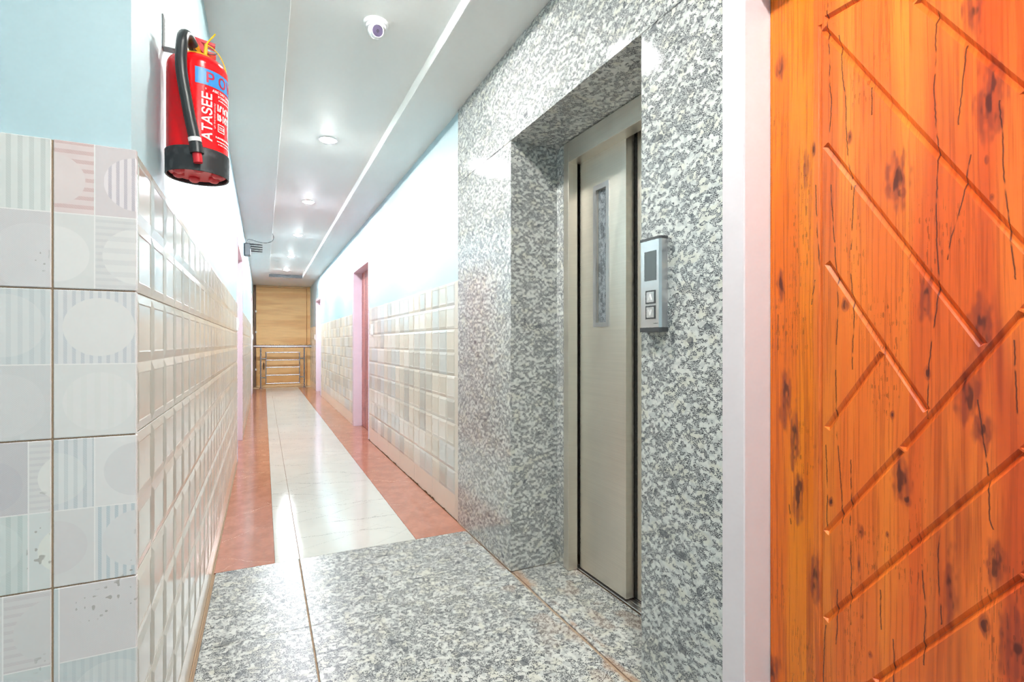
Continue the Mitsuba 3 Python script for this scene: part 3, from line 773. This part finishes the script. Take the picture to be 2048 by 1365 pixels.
# ------------------------------------------------------------------ railing
rl = thing('railing', 'low stainless steel railing across the far end of the hallway', 'railing')
RY = 13.8
add('handrail', rod((XLP + 0.012, RY, 1.022), (XR + 0.004, RY, 1.022), 0.034, 18), 'chrome', rl, smooth=50)
add('collar', rod((1.035, RY, 1.022), (1.05, RY, 1.022), 0.047, 18), 'steel_grey', rl, smooth=50)
for x in (-0.058, 0.913):
    add('post', cat(rod((x, RY, 0.0), (x, RY, 1.0), 0.019), rod((x, RY, 0.0), (x, RY, 0.012), 0.04)), 'chrome', rl, smooth=50)
for z in (0.873, 0.686, 0.511, 0.318, 0.118):
    add('bar', rod((0.055, RY, z), (0.807, RY, z), 0.014), 'chrome', rl, smooth=50)
for x in (0.055, 0.807):
    add('upright', rod((x, RY, 0.104), (x, RY, 0.887), 0.014), 'chrome', rl, smooth=50)
for x0, x1 in ((-0.058, 0.055), (0.807, 0.913)):
    for z in (0.722, 0.262):
        add('connector', rod((x0, RY, z), (x1, RY, z), 0.011), 'steel_grey', rl, smooth=50)

# ------------------------------------------------------------------ downlights
NTH = ['above and behind the camera', 'above the orange door', 'above the lift doorway', 'nearest of the row in view', 'second of the row in view, lilac tinted',
       'third of the row in view', 'fourth of the row in view', 'farthest, over the railing end']
for i, (y, tint, watts) in enumerate(LAMPS):
    k = thing('downlight', f'round glowing ceiling downlight in the tray, {NTH[i]}', 'downlight', 'downlights in the ceiling tray')
    ring = lathe([(0.057, 0.0), (0.068, 0.0), (0.070, -0.002), (0.067, -0.005), (0.059, -0.005), (0.057, -0.002), (0.057, 0.0)], (LAMP_X, y, ZT), 40)
    add('rim', ring, 'plain_white', k, smooth=40)
    disc = lathe([(0, 0.0)] + [(LAMP_R * math.cos(t), -0.002 - 0.018 * math.sin(t)) for t in np.linspace(0, math.pi / 2, 7)], (LAMP_X, y, ZT), 28)
    kk = add('diffuser', disc, 'plain_white', k)
    scene[kk]['emitter'] = {'type': 'area', 'radiance': {'type': 'rgb', 'value': [LAMP_POWER * watts * t for t in tint]}}

# ------------------------------------------------------------------ security camera
sc = thing('security_camera', 'white dome security camera with dark lens on the ceiling tray', 'security camera')
cx, cy = 0.474, 2.445
add('base', lathe([(0, 0), (0.056, 0), (0.057, -0.006), (0.053, -0.014), (0.048, -0.017), (0, -0.017)], (cx, cy, ZT), 48), 'plain_white', sc, smooth=35)
add('collar', lathe([(0.047, -0.016), (0.046, -0.026), (0.043, -0.030), (0.038, -0.030), (0.038, -0.016)], (cx, cy, ZT), 48), 'plain_white', sc, smooth=35)
bc = np.array([cx, cy, ZT - 0.036])
ball = trimesh.creation.icosphere(subdivisions=4, radius=0.0375)
ld = np.array([0.06, -0.86, -0.52])
ld /= np.linalg.norm(ld)
ball.apply_translation(bc)
add('housing', ball, 'plain_white', sc, smooth=True)
add('bezel', orient(lathe([(0.0255, -0.012), (0.0285, -0.01), (0.0285, 0.004), (0.0265, 0.006), (0.0245, 0.004), (0.0245, -0.012), (0.0255, -0.012)], n=40), ld, bc + ld * 0.034), 'plain_white', sc, smooth=40)
ln = add('lens', orient(lathe([(0, -0.01), (0.0245, -0.01), (0.0245, 0.001), (0.018, 0.003), (0, 0.004)], n=40), ld, bc + ld * 0.034), 'lens_dark', sc, smooth=40, label='dark violet lens disc')
add('iris', orient(lathe([(0.003, 0.0), (0.006, 0.0), (0.006, 0.0016), (0.003, 0.0016), (0.003, 0.0)], n=24), ld, bc + ld * 0.0372), 'plain_black', ln)

# ------------------------------------------------------------------ router
ro = thing('wifi_router', 'small dark router with four antennas high on the left wall by the ceiling', 'router')
add('body', cbox(XLP, -0.150, 7.45, 7.56, 2.235, 2.40, 0.012), 'steel_grey', ro)
add('face_plate', cbox(-0.158, -0.146, 7.442, 7.5, 2.245, 2.33, 0.004), 'plain_white', ro, label='pale face plate')
for i, z in enumerate((2.388, 2.362, 2.334, 2.310)):
    x0 = -0.165 if i < 3 else -0.152
    path = np.linspace((x0, 7.46 + 0.02 * i, z), (-0.012, 7.46 + 0.02 * i, z - 0.004), 5)
    add('antenna', tube(path, [0.009, 0.009, 0.008, 0.008, 0.006], 10), 'plain_dark', ro, smooth=50)
add('cable', tube(smooth_path([(-0.19, 7.5, 2.40), (-0.18, 7.5, 2.45), (-0.10, 7.5, 2.44), (0.03, 7.5, 2.425), (0.09, 7.5, 2.445), (0.107, 7.5, 2.553)], 40), 0.004, 8), 'steel_grey', ro, smooth=50)

# ------------------------------------------------------------------ switch plates


def switch(right, y, z, label):
    k = thing('light_switch', label, 'light switch')
    s = -1 if right else 1
    x = XR + 0.001 if right else XL + 0.001
    a, b = sorted((x - s * 0.006, x + s * 0.011))
    add('plate', cbox(a, b, y - 0.045, y + 0.045, z - 0.06, z + 0.06, 0.004), 'plain_white', k)
    a, b = sorted((x + s * 0.010, x + s * 0.016))
    add('rocker', cbox(a, b, y - 0.018, y + 0.018, z - 0.03, z + 0.03, 0.003), 'plain_white', k)


switch(False, 5.27, 1.275, 'white switch plate on the left tiles beside the near doorway')
switch(True, 5.78, 1.255, 'white switch plate on the right tiles beside the hazed wood-grain door')
switch(True, 12.75, 1.24, 'white switch plate on the right wall next to the railing')
switch(False, 12.75, 1.24, 'white switch plate on the left wall next to the railing')

# ------------------------------------------------------------------ fire extinguisher
ex = thing('fire_extinguisher', 'red powder fire extinguisher with black hose hanging on the aqua wall', 'fire extinguisher')
EX, EY, ER = -0.1507, 1.5287, 0.0673
vh = np.array([-EX, -EY, 0])
vh /= np.linalg.norm(vh)
rh = np.array([-vh[1], vh[0], 0])


def on_cyl(deg, z, rad=ER):
    a = math.radians(deg)
    return np.array([EX, EY, z]) + rad * (math.cos(a) * vh + math.sin(a) * rh) * [1, 1, 0]


prof = [(0, 1.546), (0.060, 1.546), (ER - 0.002, 1.552), (ER, 1.562), (ER, 1.798)]
prof += [(ER - 0.030 * (1 - math.cos(t)), 1.798 + 0.030 * math.sin(t)) for t in np.linspace(0.15, math.pi / 2 * 0.9, 9)] + [(0.022, 1.834), (0.020, 1.840), (0, 1.840)]
cyl = add('cylinder', lathe(prof, (EX, EY, 0), 72), 'red_enamel', ex, smooth=40)
add('base_cup', lathe([(ER + 0.0005, 1.590), (ER + 0.0035, 1.588), (ER + 0.003, 1.532), (ER + 0.0015, 1.530), (ER - 0.001, 1.532), (ER - 0.0005, 1.552), (ER + 0.0002, 1.566), (ER + 0.0005, 1.590)], (EX, EY, 0), 72), 'cup_black', ex, smooth=40, label='black plastic base cup')
dish = lathe([(0, 1.543), (0.040, 1.542), (0.058, 1.537), (0.063, 1.539), (0.063, 1.547), (0, 1.547)], (EX, EY, 0), 48)
bumps = []
for a in (-62, 2, 66, 128, 190, 246):
    s = trimesh.creation.icosphere(subdivisions=2, radius=0.013)
    s.apply_scale([1, 1, 0.7])
    s.apply_translation(on_cyl(a, 1.538, 0.046))
    bumps.append(s)
add('bottom_dish', cat(dish, *bumps), 'red_inside', ex, smooth=40, label='red bottom with rounded lobes')
add('neck', lathe([(0, 1.828), (0.034, 1.828), (0.036, 1.831), (0.035, 1.836), (0.028, 1.839), (0.019, 1.841), (0.018, 1.846), (0, 1.846)], (EX, EY, 0), 32), 'brass', ex, smooth=35, label='brass yellow neck ring')
zv = 1.842
add('valve_body', lathe([(0, zv), (0.013, zv), (0.013, zv + 0.020), (0.009, zv + 0.024), (0, zv + 0.024)], (EX, EY, 0), 24), 'brass', ex, smooth=35, label='brass valve body')


def along(a, b, c):
    return np.array([EX, EY, 0]) + rh * a + vh * b + np.array([0, 0, c])


def bar(p0, p1, w, t):
    p0, p1 = np.array(p0), np.array(p1)
    d = p1 - p0
    d /= np.linalg.norm(d)
    side = vh
    up = np.cross(d, side)
    return trimesh.convex.convex_hull(np.array([p + i * w / 2 * side + j * t / 2 * up for p in (p0, p1) for i in (-1, 1) for j in (-1, 1)]))


add('lever', cat(bar(along(-0.018, 0.004, 1.878), along(0.038, 0.004, 1.872), 0.026, 0.007), bar(along(-0.014, 0.006, 1.876), along(-0.006, 0.006, 1.846), 0.024, 0.008)), 'red_plastic', ex, label='red squeeze lever')
add('carry_handle', cat(bar(along(-0.006, 0.008, 1.852), along(0.040, 0.008, 1.846), 0.022, 0.006), bar(along(-0.004, 0.010, 1.873), along(0.016, 0.012, 1.846), 0.022, 0.012)), 'red_plastic', ex)
add('elbow', tube(smooth_path([along(0.0, 0.006, 1.832), along(-0.005, 0.014, 1.846), along(-0.010, 0.022, 1.853)], 12), 0.0135, 14), 'brass', ex, smooth=50, label='brass hose elbow')
hp = smooth_path([along(-0.004, 0.010, 1.838), along(-0.010, 0.022, 1.852), along(-0.019, 0.040, 1.862), along(-0.026, 0.058, 1.858), on_cyl(-22, 1.835, ER + 0.016), on_cyl(-24, 1.79, ER + 0.017), on_cyl(-22, 1.745, ER + 0.0165),
                  on_cyl(-17, 1.70, ER + 0.0165), on_cyl(-10.5, 1.645, ER + 0.0165), on_cyl(-5, 1.603, ER + 0.0165), on_cyl(-3, 1.585, ER + 0.0165)], 100)
hs_ = add('hose', tube(hp, 0.0125, 18), 'rubber_black', ex, smooth=60, label='curved black rubber hose')
RN = ER + 0.0175
add('clip', tube(np.array([on_cyl(-4.6, 1.602, RN), on_cyl(-4.0, 1.597, RN), on_cyl(-3.5, 1.592, RN)]), 0.0142, 18), 'label_white', hs_, smooth=50, label='white clip around the hose')
add('nozzle', tube(np.array([on_cyl(-3.4, 1.591, RN), on_cyl(-2, 1.578, RN), on_cyl(-1.0, 1.566, RN)]), [0.0138, 0.0146, 0.0150], 18), 'rubber_black', hs_, smooth=50)
add('nozzle_tip', tube(np.array([on_cyl(-1.0, 1.567, RN), on_cyl(-0.4, 1.556, RN), on_cyl(0.4, 1.544, RN)]), [0.0098, 0.0105, 0.0100], 14), 'red_plastic', hs_, smooth=50, label='red nozzle tip')
tie = smooth_path([along(0.014, 0.020, 1.846), along(0.017, 0.022, 1.862), along(0.026, 0.020, 1.880), along(0.038, 0.018, 1.900)], 20)
add('tamper_tie', cat(tube(tie, 0.0019, 8), tube(smooth_path([along(0.020, 0.020, 1.866), along(0.036, 0.020, 1.858), along(0.052, 0.020, 1.838), along(0.060, 0.020, 1.816), along(0.062, 0.022, 1.800)], 30), 0.0014, 8),
                      tube(np.array([along(0.016, 0.020, 1.838), along(0.017, 0.021, 1.85), along(0.018, 0.021, 1.866)]), [0.0042, 0.0045, 0.0038], 10)), 'yellow_tie', ex, smooth=40, label='yellow tamper tie')
ringp = [along(0.029 + 0.013 * math.cos(t), 0.020, 1.852 + 0.007 * math.sin(t)) for t in np.linspace(0, 2 * math.pi, 25)]
add('pull_ring', tube(np.array(ringp), 0.0012, 8), 'steel_grey', ex, smooth=50)


def wrap(mesh, deg, z, rad, turn=False, maxedge=0.006):
    """a flat mesh (x right, y up, z out) bent round the cylinder with its origin at angle deg and height z."""
    v, f = trimesh.remesh.subdivide_to_size(mesh.vertices, mesh.faces, maxedge)
    if turn:
        v = np.stack([-v[:, 1], v[:, 0], v[:, 2]], 1)
    a = math.radians(deg) + v[:, 0] / ER
    r = rad + v[:, 2]
    P = np.array([EX, EY, 0]) + r[:, None] * (np.cos(a)[:, None] * vh + np.sin(a)[:, None] * rh) + np.stack([0 * a, 0 * a, z + v[:, 1]], 1)
    return trimesh.Trimesh(P, f, process=False)


def flat(w, h):
    m = trimesh.creation.box((w, h, 0.0004))
    m.apply_translation((w / 2, h / 2, 0.0002))
    return m


def word(s, h, deg, z, turn=False, bold=True, spacing=None, rad=ER + 0.0006, d=0.0003):
    if spacing is None:
        return [wrap(meshkit.text_mesh(s, h, d, bold), deg, z, rad, turn)]
    return [wrap(meshkit.text_mesh(ch, h, d, bold), deg + math.degrees(i * spacing / ER), z, rad, turn) for i, ch in enumerate(s)]


bl = add('label_band', wrap(flat(0.196, 0.0395), -5, 1.7450, ER + 0.0002), 'label_blue', ex, label='blue label band reading POWDER')
add('lettering', cat(*word('POWDER', 0.025, 13, 1.7525, spacing=0.0305, rad=ER + 0.0008)), 'label_red', bl, label='red letters POWDER')
add('lettering', cat(*word('ATASEE', 0.0225, 26, 1.6080, turn=True), *word('R', 0.004, 13, 1.7335, turn=False)), 'label_white', ex, label='large white upright letters ATASEE')
small = word('ABC DRY CHEMICAL', 0.0062, 27, 1.7335) + word('POWDER TYPE', 0.0062, 39, 1.7235)
small += word('LET THE FIRE BEWARE', 0.0042, 34, 1.6430, turn=True, bold=False)
rnd = random.Random(11)
for dg, z, h in ((41, 1.7165, 0.0026), (34, 1.6215, 0.0046), (37, 1.6130, 0.0030), (40, 1.6060, 0.0026)):     # lines too small to read: strokes
    at = 0.0
    while at < 0.062:
        wd = 0.0015 + 0.0035 * rnd.random()
        small.append(wrap(flat(wd, h), dg + math.degrees(at / ER), z, ER + 0.0006))
        at += wd + 0.0009 + 0.0012 * rnd.random()
add('lettering', cat(*small), 'label_white', ex, label='small white lettering')
icons = []
rnd = random.Random(4)
for r, z in enumerate((1.6900, 1.6670)):
    for cidx, dg in enumerate((38, 52, 66)):
        icons.append(wrap(flat(0.0035, 0.017), dg, z, ER + 0.0005))
        for q in range(4):
            t = trimesh.creation.cylinder(radius=0.0022 + 0.0015 * rnd.random(), height=0.0004, sections=10)
            t.apply_translation((0.007 + 0.0045 * rnd.random(), 0.003 + 0.0035 * q, 0.0002))
            icons.append(wrap(t, dg, z, ER + 0.0005))
box_o = m3.Manifold.cube([0.022, 0.020, 0.0004]) - m3.Manifold.cube([0.018, 0.016, 0.01]).translate([0.002, 0.002, -0.005])
mm = box_o.to_mesh()
icons.append(wrap(trimesh.Trimesh(mm.vert_properties[:, :3], mm.tri_verts), 39, 1.6390, ER + 0.0005))
icons += [wrap(meshkit.text_mesh('ISI', 0.008, 0.0003, True), 42, 1.6450, ER + 0.0006)]
add('pictogram', cat(*icons), 'label_white', ex, label='white pictograms and boxed mark')

br = thing('wall_bracket', 'bent grey steel hook on the wall holding the extinguisher neck', 'bracket')
zb = 1.846
add('wall_plate', cbox(XLP, XLP + 0.003, 1.522, 1.546, zb, 1.926, 0.0006), 'steel_grey', br)
add('arm', cbox(XLP, EX - 0.018, 1.522, 1.546, zb - 0.003, zb, 0.0006), 'steel_grey', br)
